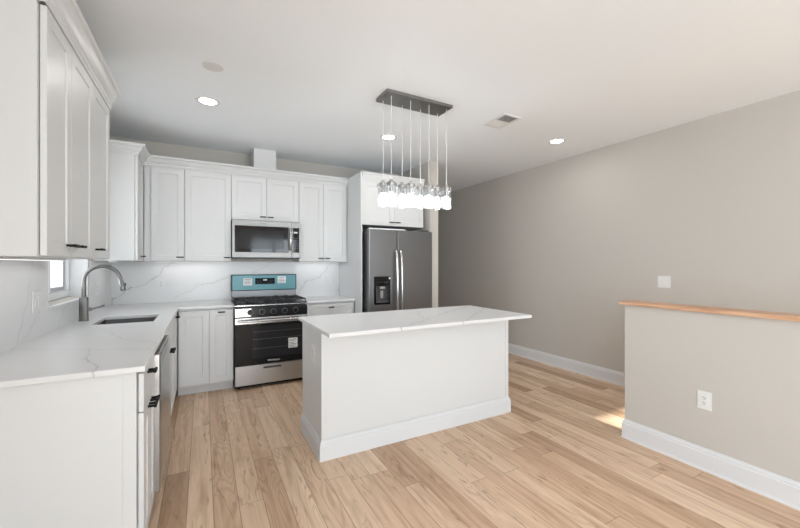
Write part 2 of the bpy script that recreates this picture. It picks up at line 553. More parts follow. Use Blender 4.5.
def text(name, body, size, mat, parent, loc, rot, ext=.0006):
    c = bpy.data.curves.new(name + '_curve', 'FONT')
    c.body = body; c.size = size; c.extrude = ext; c.align_x = 'CENTER'; c.align_y = 'CENTER'
    t = bpy.data.objects.new(name, c)
    COL.objects.link(t)
    dg = bpy.context.evaluated_depsgraph_get()
    me = bpy.data.meshes.new_from_object(t.evaluated_get(dg))
    bpy.data.objects.remove(t)
    me.materials.clear(); me.materials.append(mat)
    o = bpy.data.objects.new(name, me)
    COL.objects.link(o)
    o.parent = parent; o.location = loc; o.rotation_euler = rot
    return o

# ------------------------------------------------------------------ the room
XL, XR, YB, YR, ZC = -.865, 4.08, 4.84, -4.5, 2.70
YH = 6.5     # end of the passage beyond the kitchen
struct(MB().box(XL - .17, XR + .12, YR - .15, YH + .12, -.12, 0).build('floor', M['floor']))
struct(MB().box(XL - .17, XR + .12, YR - .15, YH + .12, ZC, ZC + .12).build('ceiling', M['ceiling']))
WY0, WY1, WZ0, WZ1 = 3.075, 4.0, 1.075, 2.25
struct(MB().cells(0, [YR, -3.5, -.5, WY0, WY1, YB + .12], [0, .5, WZ0, WZ1, 2.3, ZC], lambda i, j: not (i == 3 and j == 2) and not (i == 1 and 1 <= j <= 3), XL - .165, XL).build('wall_left', M['wall']))
struct(MB().box(XL, 2.61, YB, YB + .12, 0, ZC).build('wall_back', M['wall']))
struct(MB().box(XR, XR + .12, YR, YH + .12, 0, ZC).build('wall_right', M['wall']))
struct(MB().box(2.61, 2.735, 3.98, YH, 0, ZC).build('wall_passage', M['wall']))
struct(MB().box(2.735, XR, YH, YH + .12, 0, ZC).build('wall_passage_end', M['wall']))
struct(MB().cells(0 + 1, [XL - .165, -.6, 1.0, 1.4, 3.0, 3.29, 3.95, XR + .12], [0, 1.05, 2.15, 2.28, ZC],
                  lambda i, j: not ((i in (1, 3) and j < 3) or (i == 5 and j == 1)), YR - .15, YR).build('wall_rear', M['wall']))
# glass doors behind the camera
for n_, x0 in ((1, -.6), (2, 1.4)):
    gd = MB()
    for x in (x0, x0 + .765, x0 + 1.53): gd.box(x, x + .07, YR - .10, YR - .04, .08, 2.21)
    gd.box(x0, x0 + 1.6, YR - .10, YR - .04, 2.21, 2.28).box(x0, x0 + 1.6, YR - .10, YR - .04, 0, .08)
    struct(gd.build('door_%d' % n_, M['vinyl']))
g3 = MB()
for y in (-3.5, -2.53, -1.56, -.56): g3.box(XL - .12, XL - .06, y, y + .06, .56, 2.24)
for z in (.5, 2.24): g3.box(XL - .12, XL - .06, -3.5, -.5, z, z + .06)
struct(g3.build('window_added_side', M['vinyl']))  # unseen window added on the left wall to carry the side light
g2 = MB()
for x in (3.29, 3.90): g2.box(x, x + .05, YR - .10, YR - .04, 1.05, 2.15)
for z in (1.05, 2.10): g2.box(3.29, 3.95, YR - .10, YR - .04, z, z + .05)
struct(g2.build('window_2', M['vinyl']))
struct(MB().box(-1.6, 3.1, -9.5, YR - .15, 2.4, 2.5).build('roof_sun_block', M['outside']))  # added out of view to block the sun at the glass doors
struct(MB().box(-14, 14, -16, 14, -.32, -.14).build('ground', M['ground']))
# half wall with oak cap
struct(MB().box(2.88, 3.0, -1.6, 1.645, 0, 1.03).build('wall_half', M['wall']), 'greige half wall at the stair')
struct(MB().box(2.853, 3.027, -1.62, 1.677, 1.03, 1.056, .003, 2).build('trim_1', M['oak']), 'oak cap on the half wall')

BASEP = [(0, 0), (.019, 0), (.019, .004), (.015, .018), (.015, .112), (.011, .117), (.011, .128), (.006, .134), (.004, .145), (0, .145)]
struct(MB().sweep(BASEP, [(XR, YH), (XR, YR)]).build('baseboard_right', M['trim']))
struct(MB().sweep(BASEP, [(3.0, 1.645), (2.88, 1.645), (2.88, -1.6)][::-1] if False else [(3.0, 1.645), (2.88, 1.645), (2.88, -1.6)]).build('baseboard_half', M['trim']))
struct(MB().sweep(BASEP, [(2.61, 4.0), (2.61, 3.98), (2.735, 3.98), (2.735, YH), (XR, YH)]).build('baseboard_passage', M['trim']))
struct(MB().sweep(BASEP, [(XL, YR), (XL, 1.86)]).build('baseboard_left', M['trim']))

# kitchen window in its recess
wf = MB()
xg0, xg1 = XL - .160, XL - .115
wf.box(xg0, xg1, WY0, WY1, WZ0, WZ0 + .055, .004).box(xg0, xg1, WY0, WY1, WZ1 - .055, WZ1, .004)
for y in (WY0, WY1 - .05): wf.box(xg0, xg1, y, y + .05, WZ0 + .055, WZ1 - .055, .004)
wfo = struct(wf.build('window_1', M['vinyl']), 'white vinyl slider window over the sink')
ws = MB()
for y0, y1, dx in ((WY0 + .05, 3.565, .008), (3.525, WY1 - .05, -.012)):
    a, b_ = (xg0 + .02 + dx, xg1 - .012 + dx)
    for y in (y0, y1 - .035): ws.box(a, b_, y, y + .035, WZ0 + .055, WZ1 - .055, .003)
    for z in (WZ0 + .055, WZ1 - .09): ws.box(a, b_, y0 + .035, y1 - .035, z, z + .035, .003)
jb = MB()
for y0, y1 in ((WY0 + .0003, WY0 + .012), (WY1 - .012, WY1 - .0003)): jb.box(XL - .1145, XL + .002, y0, y1, WZ0, WZ1 - .0003)
jb.box(XL - .1145, XL + .002, WY0 + .012, WY1 - .012, WZ1 - .012, WZ1 - .0003)
jb.build('window_jamb', M['trim'], wfo)
ws.build('window_sash', M['vinyl'], wfo)
MB().box(xg0 + .018, xg0 + .022, WY0 + .05, WY1 - .05, WZ0 + .05, WZ1 - .05).build('window_pane', M['glass'], wfo)
struct(MB().box(XL - .115, XL + .022, WY0 - .02, WY1 + .02, WZ0 - .022, WZ0 - .0005, .003).build('window_sill', M['q_side']), 'white quartz sill under the window')

# ------------------------------------------------------------------ cabinets
def pull_mb(length=.068):
    b = MB()
    b.box(-length / 2, length / 2, -.036, -.025, -.006, .006, .0025, 2)
    for s in (-1, 1):
        b.box(s * length * .30 - .005, s * length * .30 + .005, -.026, 0, -.005, .005, .001)
    return b
_pull_mesh = None
def add_pull(parent, x, z, y=-.0202):
    global _pull_mesh
    if _pull_mesh is None:
        o = pull_mb().build('cabinet_pull', M['pull'], parent)
        _pull_mesh = o.data
    else:
        o = bpy.data.objects.new('cabinet_pull', _pull_mesh); COL.objects.link(o); o.parent = parent
    o.location = (x, y, z)
    o['label'] = 'small black bar pull'
    return o

def cabinet(name, label, loc, rz, w, depth, z0, z1, fronts, toe=False, group=None, gap=.003, end=None, open_top=False):
    """local frame: x along the run, front looks to -y; origin at the floor-side left front of the box"""
    r = empty(name, label, 'cabinet', loc, rz, group)
    b = MB()
    if open_top:
        # open box of panels, so that a basin can hang in it
        t = .018
        b.box(0, t, 0, depth, z0, z1).box(w - t, w, 0, depth, z0, z1).box(t, w - t, 0, depth, z0, z0 + t)
        b.box(t, w - t, depth - t, depth, z0 + t, z1).box(t, w - t, 0, t, z0 + t, z1)
    else:
        b.box(0, w, 0, depth, z0, z1, .001)
    b.build('cabinet_box', M['cab'], r)
    if toe:
        MB().box(0, w, .075, .092, .0, z0).build('toe_board', M['toe'], r)
    for f in fronts:
        kind, a, c, d, e, px, pz = f
        if kind == 'slab':
            q = MB().box(a, c, -.020 - gap, -gap, d, e, .0015).build('drawer', M['cab'], r)
        else:
            q = MB().shaker(a, c, d, e, .020, .058 if e - d > .3 else .040, .006, -gap).build('drawer' if kind == 'drawer' else 'door', M['cab'], r)
        if px is not None:
            add_pull(q, px, pz, -.020 - gap - .0002)
    return r

ZU0, ZU1, ZD = 1.375, 2.40, 2.352
G = .0015
# --- left wall: near upper cabinets (run along +y, look to +x)
XF = -.558
cabinet('wall_cabinet', 'nearest white upper cabinet on the left wall, one narrow door, white side panel', (XF, 1.88, 0), PI / 2, .322, XF - XL - .003, ZU0, ZU1,
        [('door', .022, .322 - G, ZU0 + .003, ZD, .272, 1.428)])
cabinet('wall_cabinet', 'white two-door upper cabinet on the left wall between the nearest cabinet and the window', (XF, 2.2035, 0), PI / 2, .796, XF - XL - .003, ZU0, ZU1,
        [('door', 0 + G, .372, ZU0 + .003, ZD, .062, 1.428), ('door', .375, .778, ZU0 + .003, ZD, .445, 1.428)])
# --- left wall: corner upper cabinet
cabinet('wall_cabinet', 'white upper cabinet in the back left corner with its door facing the room', (XF, 4.14, 0), PI / 2, .372, XF - XL - .003, ZU0, ZU1,
        [('door', .003, .365, ZU0 + .003, ZD, .20, 1.42)])
# --- back wall uppers
YF = 4.533
def back_upper(label, x0, x1, doors, z0=ZU0):
    fr = [('door', a - x0 + G, b - x0 - G, z0 + .003, ZD, None if p is None else p - x0, None if p is None else z0 + .042) for a, b, p in doors]
    return cabinet('wall_cabinet', label, (x0, YF, 0), 0, x1 - x0, YB - YF - .003, z0, ZU1, fr)
back_upper('white upper cabinet with one narrow door beside the corner cabinet', -.5325, -.1735, [(-.472, -.1735, -.213)])
back_upper('white upper cabinet with one wide door left of the microwave', -.1715, .279, [(-.1715, .279, .238)])
back_upper('short white two-door cabinet directly above the microwave', .281, 1.035, [(.281, .659, .618), (.659, 1.035, .70)], 1.852)
back_upper('white two-door upper cabinet between the microwave and the tall panel', 1.037, 1.660, [(1.037, 1.346, 1.306), (1.346, 1.655, 1.388)])

CROWN = [(-.0, 2.354), (.004, 2.354), (.004, 2.368), (.010, 2.372), (.010, 2.384), (.018, 2.390), (.030, 2.404), (.040, 2.424), (.046, 2.430), (.058, 2.434), (.064, 2.440), (.064, 2.456), (0, 2.456)]
YD = YF - .024
XD = XF + .0235
NEAR_CROWN = [(o * .73, z if z < 2.36 else z + .042 * min(1, (z - 2.36) / .06)) for o, z in CROWN]
tag(MB().sweep(NEAR_CROWN, [(XL + .002, 1.88), (XD, 1.88), (XD, 3.002), (XL + .002, 3.002)]).build('crown_molding', M['cab']),
    'white crown molding on top of the near left upper cabinets', 'molding')
tag(MB().sweep(CROWN, [(XL + .002, 4.138), (XD, 4.138), (XD, YD), (1.660, YD)]).build('crown_molding', M['cab']),
    'long white crown molding over the back wall cabinets and the corner cabinet', 'molding')

# --- fridge surround
tag(MB().box(1.663, 1.683, 4.05, 4.837, 0, 2.456, .001).build('tall_panel', M['cab']),
    'tall white side panel standing between the back cabinets and the refrigerator', 'panel')
cabinet('wall_cabinet', 'deep white two-door cabinet above the refrigerator', (1.685, 4.085, 0), 0, .872, .75, 1.822, ZU1,
        [('door', .004, .4345, 1.825, ZD, .394, 1.866), ('door', .4375, .868, 1.825, ZD, .478, 1.866)])
tag(MB().sweep([(o * .45, z) for o, z in CROWN], [(1.685, 4.061), (2.558, 4.061)]).build('crown_molding', M['cab']),
    'short white crown molding above the refrigerator cabinet', 'molding')

# --- base cabinets, left run (look to +x); local x runs along +y
XB = -.250
ZB1 = .8885
LY0 = 1.915
def left_base(label, y0, y1, fronts, **kw):
    return cabinet('base_cabinet', label, (XB, y0, 0), PI / 2, y1 - y0, XB - XL - .003, .105, ZB1, fronts, toe=True, **kw)
left_base('white base cabinet at the near end of the left counter, one drawer over two doors', LY0 + .001, 2.318,
          [('slab', .012, .398, .700, .868, .14, .845),
           ('door', .012, .2035, .108, .695, .16, .700 - .022), ('door', .2065, .398, .108, .695, .25, .700 - .022)])
left_base('white sink base cabinet below the faucet with two doors', 2.937, 3.80,
          [('slab', .004, .823, .700, .868, None, None), ('door', .004, .412, .108, .695, .365, .668), ('door', .415, .823, .108, .695, .460, .668)], open_top=True)
left_base('narrow white base cabinet in the corner past the sink cabinet', 3.801, 4.222,
          [('slab', .003, .400, .700, .868, .205, .845), ('door', .003, .400, .108, .695, None, None)])
ep = tag(MB().box(XL + .003, XB - .0, 1.893, LY0 - .0005, 0, ZB1, .001).box(XB - .045, XB, 1.889, 1.893, 0, ZB1, .0005).build('end_panel', M['cab']),
    'white end panel closing the near end of the left counter', 'panel')

# --- base cabinets, back run
YBF = 4.262
cabinet('base_cabinet', 'white base cabinet with two tall doors left of the stove', (-.224, YBF, 0), 0, .510, YB - YBF - .003, .105, ZB1,
        [('door', .010, .280, .108, .868, None, None), ('door', .283, .505, .108, .868, .394, .843)], toe=True)
cabinet('base_cabinet', 'white base cabinet with a top drawer between the stove and refrigerator', (1.062, YBF, 0), 0, .596, YB - YBF - .003, .105, ZB1,
        [('drawer', .003, .582, .700, .868, .29, .828), ('door', .003, .291, .108, .695, .24, .668), ('door', .294, .582, .108, .695, .34, .668)], toe=True)

# --- worktops
CT0, CT1 = ZB1 + .0005, .914
SX0, SX1, SY0, SY1 = -.70, -.33, 3.29, 3.75
YCF = 4.218
ct = MB().cells(2, [XL + .002, SX0, SX1, -.215, .288], [1.865, SY0, SY1, YCF, YB - .002],
                lambda i, j: (i < 3 and not (i == 1 and j == 1)) or j == 3, CT0, CT1).build('countertop', M['q_left'])
tag(ct, 'white veined quartz countertop in an L along the left wall, with the sink cut out', 'countertop')
c2 = MB().box(1.060, 1.661, YCF, YB - .002, CT0, CT1).build('countertop', M['q_right'])
tag(c2, 'short white quartz countertop between the stove and the tall panel', 'countertop')
for o in (ct, c2):
    md = o.modifiers.new('edge', 'BEVEL'); md.width = .003; md.segments = 2; md.limit_method = 'ANGLE'

# --- backsplashes
tag(MB().box(XL + .013, 1.661, YB - .012, YB - .001, .9145, ZU0 - .001).build('backsplash', M['q_back']),
    'white veined quartz backsplash on the back wall behind the stove', 'backsplash')
tag(MB().cells(0, [1.88, WY0 - .022, WY1 + .022, YB - .001], [.9145, WZ0 - .0225, ZU0 - .001],
               lambda i, j: not (i == 1 and j == 1), XL + .001, XL + .012).build('backsplash', M['q_side']),
    'white veined quartz backsplash along the left wall around the window', 'backsplash')

# --- duct chase above the cabinets
tag(MB().box(.52, .772, 4.534, YB - .002, 2.402, ZC - .001, .002).build('duct_cover', M['cab']),
    'white boxed duct cover between the back cabinets and ceiling, over the microwave', 'duct cover')

# ------------------------------------------------------------------ sink and faucet
sk = empty('kitchen_sink', 'stainless undermount sink set in the left countertop under the window', 'sink', ((SX0 + SX1) / 2, (SY0 + SY1) / 2, .69))
hx, hy = (SX1 - SX0) / 2 + .004, (SY1 - SY0) / 2 + .004
bb = MB()
bm = bb.bm
def rr(hx_, hy_, z, r=.03, n=5):
    out = []
    for cx, cy, a0 in ((hx_ - r, hy_ - r, 0), (-hx_ + r, hy_ - r, 90), (-hx_ + r, -hy_ + r, 180), (hx_ - r, -hy_ + r, 270)):
        for k in range(n + 1):
            a = math.radians(a0 + 90 * k / n)
            out.append(bm.verts.new((cx + r * math.cos(a), cy + r * math.sin(a), z)))
    return out
rings = [rr(hx + .02, hy + .02, .1965, .035), rr(hx, hy, .1965), rr(hx - .002, hy - .002, .02), rr(hx - .02, hy - .02, .004, .03), ]
for a, b_ in zip(rings, rings[1:]):
    for k in range(len(a)): bm.faces.new((a[k], a[(k + 1) % len(a)], b_[(k + 1) % len(a)], b_[k]))
bm.faces.new(rings[-1])
bmesh.ops.recalc_face_normals(bm, faces=bm.faces)
bo = bb.build('sink_basin', M['basin'], sk, True)
md = bo.modifiers.new('sheet', 'SOLIDIFY'); md.thickness = .0015; md.offset = 1
MB().lathe([(.0, .006), (.020, .006), (.036, .0085), (.042, .0065), (.042, .0045)]).build('drain', M['steel_lt'], sk, True)

FX, FY = -.795, 3.565
fc = empty('kitchen_faucet', 'brushed nickel gooseneck faucet standing behind the sink', 'faucet', (FX, FY, CT1))
MB().lathe([(0, 0), (.031, 0), (.031, .005), (.0285, .008), (.0285, .172), (.026, .178), (.019, .180), (.0, .180)]).build('faucet_body', M['nickel'], fc, True)
R_, zc = .112, .302
pts = [(0, 0, .178), (0, 0, .24), (0, 0, zc)]
for k in range(1, 21):
    a = PI - k / 20 * PI * .955
    pts.append((R_ + R_ * math.cos(a), -.008 * k / 20, zc + R_ * math.sin(a)))
MB().tube(pts, .0138, 18).build('spout', M['nickel'], fc, True)
e1 = Vector(pts[-1]); dn = (e1 - Vector(pts[-2])).normalized()
MB().tube([e1 - dn * .002, e1 + dn * .012, e1 + dn * .016, e1 + dn * .075, e1 + dn * .095, e1 + dn * .10], .018, 18,
          radii=[.0138, .0138, .0165, .018, .018, .015]).build('spray_head', M['nickel'], fc, True)
sb = MB().box(-.004, .004, -.004, .012, -.014, .014, .002).build('spray_button', M['plastic_dk'], fc)
sb.location = e1 + dn * .05 + Vector((.021, 0, 0))
MB().tube([(.026, 0, .085), (.045, 0, .086), (.052, 0, .088), (.125, -.004, .112)], .007, 12, radii=[.013, .013, .008, .007]).build('lever', M['nickel'], fc, True)

# ------------------------------------------------------------------ dishwasher
dw = empty('dishwasher', 'stainless dishwasher wrapped in clear plastic under the left counter', 'dishwasher', (XB, 2.3205, 0), PI / 2)
W = .615
MB().box(0, W, .0, .56, .10, .868, .002).build('dishwasher_body', M['plastic_dk'], dw)
MB().box(.003, W - .003, -.045, -.002, .125, .862, .004, 2).build('dishwasher_door', M['steel_dr'], dw)
MB().box(.02, W - .02, .03, .05, 0, .099).build('kick_plate', M['black'], dw)
MB().box(.16, W - .16, -.0475, -.0452, .79, .815, .001).build('pocket_handle', M['black'], dw)
# loose plastic film hanging over the front
wb = MB(); bm = wb.bm
nx, nz = 26, 30
gr = []
for j in range(nz + 1):
    z = .850 - .70 * j / nz
    rowv = []
    for i in range(nx + 1):
        t_ = i / nx
        x = .0 + (W) * t_ + .012 * math.sin(j * .7) * (1 if i in (0, nx) else 0)
        bulge = .001 + .030 * (j / nz) ** 3 * (math.sin(PI * t_) ** .7) + .003 * (1 + math.sin(i * 1.3 + j * .35)) * (j / nz) + .001 * (1 + math.sin(i * .5 - j * .9))
        if j > nz * .85: bulge *= 1 - (j - nz * .85) / (nz * .30)
        rowv.append(bm.verts.new((x, -.049 - abs(bulge), z)))
    gr.append(rowv)
for j in range(nz):
    for i in range(nx): bm.faces.new((gr[j][i], gr[j][i + 1], gr[j + 1][i + 1], gr[j + 1][i]))
wb.build('plastic_wrap', M['wrap'], dw, True)

# ------------------------------------------------------------------ stove
RX0, RX1 = .2905, 1.0575
RW = RX1 - RX0
st = empty('gas_range', 'freestanding stainless gas stove with teal film on its back panel', 'stove', (RX0, 4.19, 0))
# local: x 0..RW, y 0 = door plane, +y to the wall
MB().box(.002, RW - .002, .03, .60, .018, .895, .002).build('range_body', M['black'], st)
for x in (.05, RW - .05):
    MB().cyl((x, .08, 0), (x, .08, .0175), .018).build('leveling_foot', M['black'], st, True)
MB().box(.008, RW - .008, 0, .028, .045, .250, .003, 2).build('storage_drawer', M['steel_dr'], st)
MB().box(RW / 2 - .095, RW / 2 + .095, -.004, -.0002, .205, .226, .0015).build('drawer_grip', M['plastic_dk'], st)
od = MB().box(.004, RW - .004, -.012, .028, .258, .700, .004, 2).build('oven_door', M['glassblk'], st)
MB().box(.17, RW - .055, -.0130, -.0121, .32, .675, .0003).build('oven_window', M['window_blk'], od)
rk = MB()
for z in (.43, .53, .61): rk.box(.18, RW - .065, -.0138, -.0131, z, z + .003)
rk.build('oven_rack', M['rack'], od)
MB().box(.004, RW - .004, -.012, .028, .701, .768, .003, 2).build('door_top_rail', M['steel_lt'], st)
hb = MB()
hb.cyl((.03, -.058, .738), (RW - .03, -.058, .738), .0125, seg=20)
for x in (.05, RW - .05): hb.box(x - .011, x + .011, -.058, -.012, .728, .748, .003)
hb.build('oven_handle', M['steel_lt'], st, True)
text('oven_logo', 'Whirlpool', .030, M['logo'], od, (RW / 2 + .01, -.0132, .292), (PI / 2, 0, 0))
sk_ = MB().box(RW - .215, RW - .115, -.0148, -.0140, .405, .515, .0002).build('energy_label', M['sticker'], od)
ik = MB()
for k, z in enumerate((.50, .485, .463, .447, .431, .416)):
    ik.box(RW - .207, RW - .125 - .012 * (k % 3), -.0154, -.0149, z - .003, z + .002)
ik.build('label_print', M['ink'], sk_)
# control panel with five knobs (sloping a little)
cp = MB().box(.002, RW - .002, -.008, .05, .772, .878, .004, 2).build('control_panel', M['black'], st)
MB().box(.006, .165, -.0092, -.0082, .780, .868, .0004).build('panel_film', M['steel_lt'], cp)
for k in range(5):
    x = .155 + k * (RW - .29) / 4
    kb = MB().lathe([(0, .034), (.017, .034), (.019, .030), (.020, .004), (.027, .003), (.027, 0)], seg=24)
    kb.box(-.0035, .0035, -.018, .018, .030, .039, .001)
    ko = kb.build('burner_knob', M['black'], cp, True)
    ko.rotation_euler = (PI / 2, 0, 0); ko.location = (x, -.0092, .826)
    MB().lathe([(.0275, 0), (.0275, .003), (.031, .003), (.031, 0)], seg=24).build('knob_ring', M['rack'], ko, True)
MB().box(0, RW, -.005, .625, .896, .915, .004, 2).build('cooktop', M['black'], st)
MB().box(.001, RW - .001, -.0075, -.0052, .894, .9035, .0008).build('cooktop_trim', M['steel_lt'], st)
for cx, cy, r in ((.17, .16, .045), (.17, .45, .035), (RW / 2, .305, .05), (RW - .17, .16, .05), (RW - .17, .45, .035)):
    bu = MB().lathe([(r * 1.25, 0), (r * 1.25, .004), (r, .010), (r, .016), (r * .85, .020), (0, .021)]).build('burner', M['iron'], st, True)
    bu.location = (cx, cy, .915)
def grate(x0, x1):
    g = MB(); t = .010; z0, z1 = .940, .953; y0, y1 = .02, .595
    for y in (y0, y1 - t): g.box(x0, x1, y, y + t, z0, z1, .002)
    for x in (x0, x1 - t): g.box(x, x + t, y0, y1, z0, z1, .002)
    g.box(x0, x1, (y0 + y1) / 2 - t / 2, (y0 + y1) / 2 + t / 2, z0, z1, .002)
    xm = (x0 + x1) / 2
    for yc in (.165, .45):
        g.box(x0, xm - .02, yc - t / 2, yc + t / 2, z0, z1, .002).box(xm + .02, x1, yc - t / 2, yc + t / 2, z0, z1, .002)
        g.box(xm - t / 2, xm + t / 2, yc + .02, yc + .13, z0, z1, .002).box(xm - t / 2, xm + t / 2, yc - .13, yc - .02, z0, z1, .002)
    for x in (x0, x1 - t):
        for y in (y0, y1 - t): g.box(x, x + t, y, y + t, .915, z0, .001)
    return g
for a, b_ in ((.012, .250), (.254, RW - .254), (RW - .250, RW - .012)):
    grate(a, b_).build('burner_grate', M['iron'], st)
# back panel
MB().box(.006, RW - .006, .560, .625, .916, 1.022, .003).build('back_riser', M['steel_v'], st)
bg = MB().box(.002, RW - .002, .545, .632, 1.022, 1.216, .006, 2).build('back_panel', M['black'], st)
MB().box(.016, RW - .014, .5425, .5448, 1.030, 1.207, .001).build('protective_film', M['film'], bg)
dp = MB().box(RW / 2 - .115, RW / 2 + .115, .540, .5424, 1.098, 1.172, .001).build('control_display', M['matte'], bg)
for i in range(4):
    for s in (-1, 1):
        MB().box(RW / 2 + s * (.045 + .016 * i) - .004, RW / 2 + s * (.045 + .016 * i) + .004, .5392, .5399, 1.118 + .018 * (i % 2), 1.123 + .018 * (i % 2)).build('touch_key', M['rack'], dp)
MB().box(RW / 2 - .022, RW / 2 + .022, .5392, .5399, 1.142, 1.158).build('clock', M['display'], dp)
for x0, x1, z0, z1 in ((.135, .235, 1.085, 1.175), (RW - .235, RW - .135, 1.105, 1.190)):
    s_ = MB().box(x0, x1, .5412, .5424, z0, z1, .0003).build('paper_label', M['sticker'], bg)
    q = MB()
    for k in range(4): q.box(x0 + .012, x1 - .015 - .01 * (k % 2), .5405, .5411, z1 - .02 - k * .018, z1 - .015 - k * .018)
    q.build('label_print', M['ink'], s_)

# ------------------------------------------------------------------ microwave
mw = empty('microwave_oven', 'stainless over-the-range microwave under the short cabinet', 'microwave', (.283, 4.44, 1.405))
MW, MH = .75, .438
MB().box(.002, MW - .002, .02, .385, .012, MH, .003).build('microwave_body', M['plastic_dk'], mw)
MB().box(.0, MW, .001, .385, 0, .0115, .002).build('bottom_grille', M['black'], mw)
md_ = MB().cells(1, [.0, .028, .612, .645], [.014, .075, .372, MH], lambda i, j: not (i == 1 and j == 1), -.018, .018).build('microwave_door', M['steel'], mw)
bv = md_.modifiers.new('edge', 'BEVEL'); bv.width = .003; bv.segments = 2; bv.limit_method = 'ANGLE'
MB().box(.029, .611, -.010, .010, .076, .371).build('door_glass', M['glassblk'], md_)
MB().box(.075, .560, -.0112, -.0102, .115, .33, .0003).build('viewing_window', M['window_blk'], md_)
hd = MB()
hd.tube([(.628, -.030, .105), (.628, -.052, .13), (.628, -.060, .22), (.628, -.052, .33), (.628, -.030, .355)], .013, 14)
hd.cyl((.628, -.018, .115), (.628, -.04, .115), .010).cyl((.628, -.018, .345), (.628, -.04, .345), .010)
hd.build('door_handle', M['steel_lt'], md_, True)
kp = MB().box(.647, MW, -.018, .018, .014, MH, .003, 2).build('keypad_panel', M['steel'], mw)
MB().box(.655, MW - .014, -.0192, -.0182, .075, .372, .001).build('keypad', M['glassblk'], kp)
MB().box(.672, .715, -.0198, -.0193, .305, .325).build('clock', M['display'], kp)
for i in range(3):
    for j in range(5): MB().box(.667 + i * .022, .677 + i * .022, -.0197, -.0193, .125 + j * .030, .131 + j * .030).build('touch_key', M['rack'], kp)
text('brand_lettering', 'Whirlpool', .018, M['ink'], md_, (.33, -.0185, .402), (PI / 2, 0, 0), .0003)

# ------------------------------------------------------------------ refrigerator
FX0, FX1 = 1.702, 2.592
fr = empty('refrigerator', 'stainless side-by-side refrigerator with a dispenser in the left door', 'refrigerator', (FX0, 3.90, 0))
FW = FX1 - FX0
MB().box(.012, FW - .012, .075, .80, .02, 1.745, .003).build('fridge_body', M['plastic_dk'], fr)
MB().box(.02, FW - .02, .05, .075, .02, .085).build('kick_grille', M['black'], fr)
xs = .378
ld = MB().cells(1, [0.002, .075, .285, xs - .004], [.09, .862, 1.192, 1.757], lambda i, j: not (i == 1 and j == 1), .002, .068).build('fridge_door', M['steel_v'], fr)
rd = MB().box(xs + .004, FW - .002, .002, .068, .09, 1.757).build('fridge_door', M['steel_v'], fr)
for o in (ld, rd):
    bv = o.modifiers.new('edge', 'BEVEL'); bv.width = .008; bv.segments = 3; bv.limit_method = 'ANGLE'
ld['label'] = 'left door with water and ice dispenser'
for x, s in ((xs - .030, ld), (xs + .032, rd)):
    h_ = MB().tube([(x, -.002, .56), (x, -.030, .575), (x, -.052, .64), (x, -.062, .85), (x, -.066, 1.05), (x, -.062, 1.26), (x, -.052, 1.43), (x, -.030, 1.495), (x, -.002, 1.51)], .0155, 14)
    h_.build('door_handle', M['steel_lt'], s, True)
# dispenser niche
ds = MB().cells(1, [.077, .092, .268, .283], [.864, .885, 1.085, 1.190], lambda i, j: not (i == 1 and j == 1), -.002, .010).build('dispenser', M['glassblk'], ld)
nb = MB(); nb.box(.092, .268, .058, .062, .885, 1.085).box(.090, .0925, .0, .06, .885, 1.085).box(.2675, .270, .0, .06, .885, 1.085).box(.09, .27, 0, .06, .882, .886).box(.09, .27, 0, .06, 1.084, 1.088)
nb.build('dispenser_niche', M['plastic_dk'], ld)
dpad = MB().box(.16, .205, .030, .040, .93, 1.03, .004).box(.145, .22, .005, .045, 1.045, 1.083, .006)
dpad.build('dispenser_paddle', M['steel_lt'], ld)
MB().box(.10, .26, .004, .055, .887, .897, .002).build('drip_tray', M['steel'], ld)
ky = MB()
for k in range(6): ky.box(.105 + k * .025, .117 + k * .025, -.0028, -.0021, 1.128, 1.133)
ky.build('dispenser_keys', M['rack'], ds)
MB().box(.262, .279, -.003, -.0021, 1.165, 1.183).build('paper_label', M['sticker'], ds)
for x in (.05, FW - .10):
    MB().box(x - .03, x + .06, .03, .14, 1.757, 1.775, .004).build('hinge_cover', M['plastic_dk'], fr)
MB().box(.012, .50, .012, .045, 1.7575, 1.772, .002).build('packing_strip', M['sticker'], fr)

# ------------------------------------------------------------------ island
IX0, IX1, IY0, IY1 = .712, 2.445, 2.440, 2.965
isl = empty('kitchen_island', 'white kitchen island with a plain front panel standing on the oak floor', 'island', ((IX0 + IX1) / 2, (IY0 + IY1) / 2, 0))
cx_, cy_ = (IX0 + IX1) / 2, (IY0 + IY1) / 2
hx, hy = (IX1 - IX0) / 2, (IY1 - IY0) / 2
MB().box(-hx, hx, -hy, hy, 0, ZB1, .001).build('island_body', M['cab'], isl)
for s in (-1, 1):
    MB().box(s * (hx + .0005), s * (hx - .034), -hy - .004, -hy - .0002, .14, ZB1, .0008).build('corner_strip', M['cab'], isl)
IB = [(0, 0), (.0155, 0), (.0155, .100), (.012, .105), (.012, .116), (.007, .124), (.005, .136), (0, .140)]
MB().sweep(IB, [(-hx - .0006, hy), (-hx - .0006, -hy - .0045), (hx + .0006, -hy - .0045), (hx + .0006, hy)]).build('island_baseboard', M['trim'], isl)
for k, (a, b_) in enumerate(((-hx, -.57), (-.567, 0), (.003, .57), (.573, hx))):
    dd = MB().shaker(-b_ + .002, -a - .002, .108, .868, .020, .058, .009, 0).build('door', M['cab'], isl)
    dd.rotation_euler = (0, 0, PI); dd.location = (0, hy + .001, 0)
    add_pull(dd, (-b_ - a) / 2, .84, -.0202)
it = MB().box(.682, 2.450, 2.170, 2.995, CT0, CT1, .003, 2).build('island_top', M['q_island'])
tag(it, 'white veined quartz slab resting on the island and overhanging its front', 'countertop')

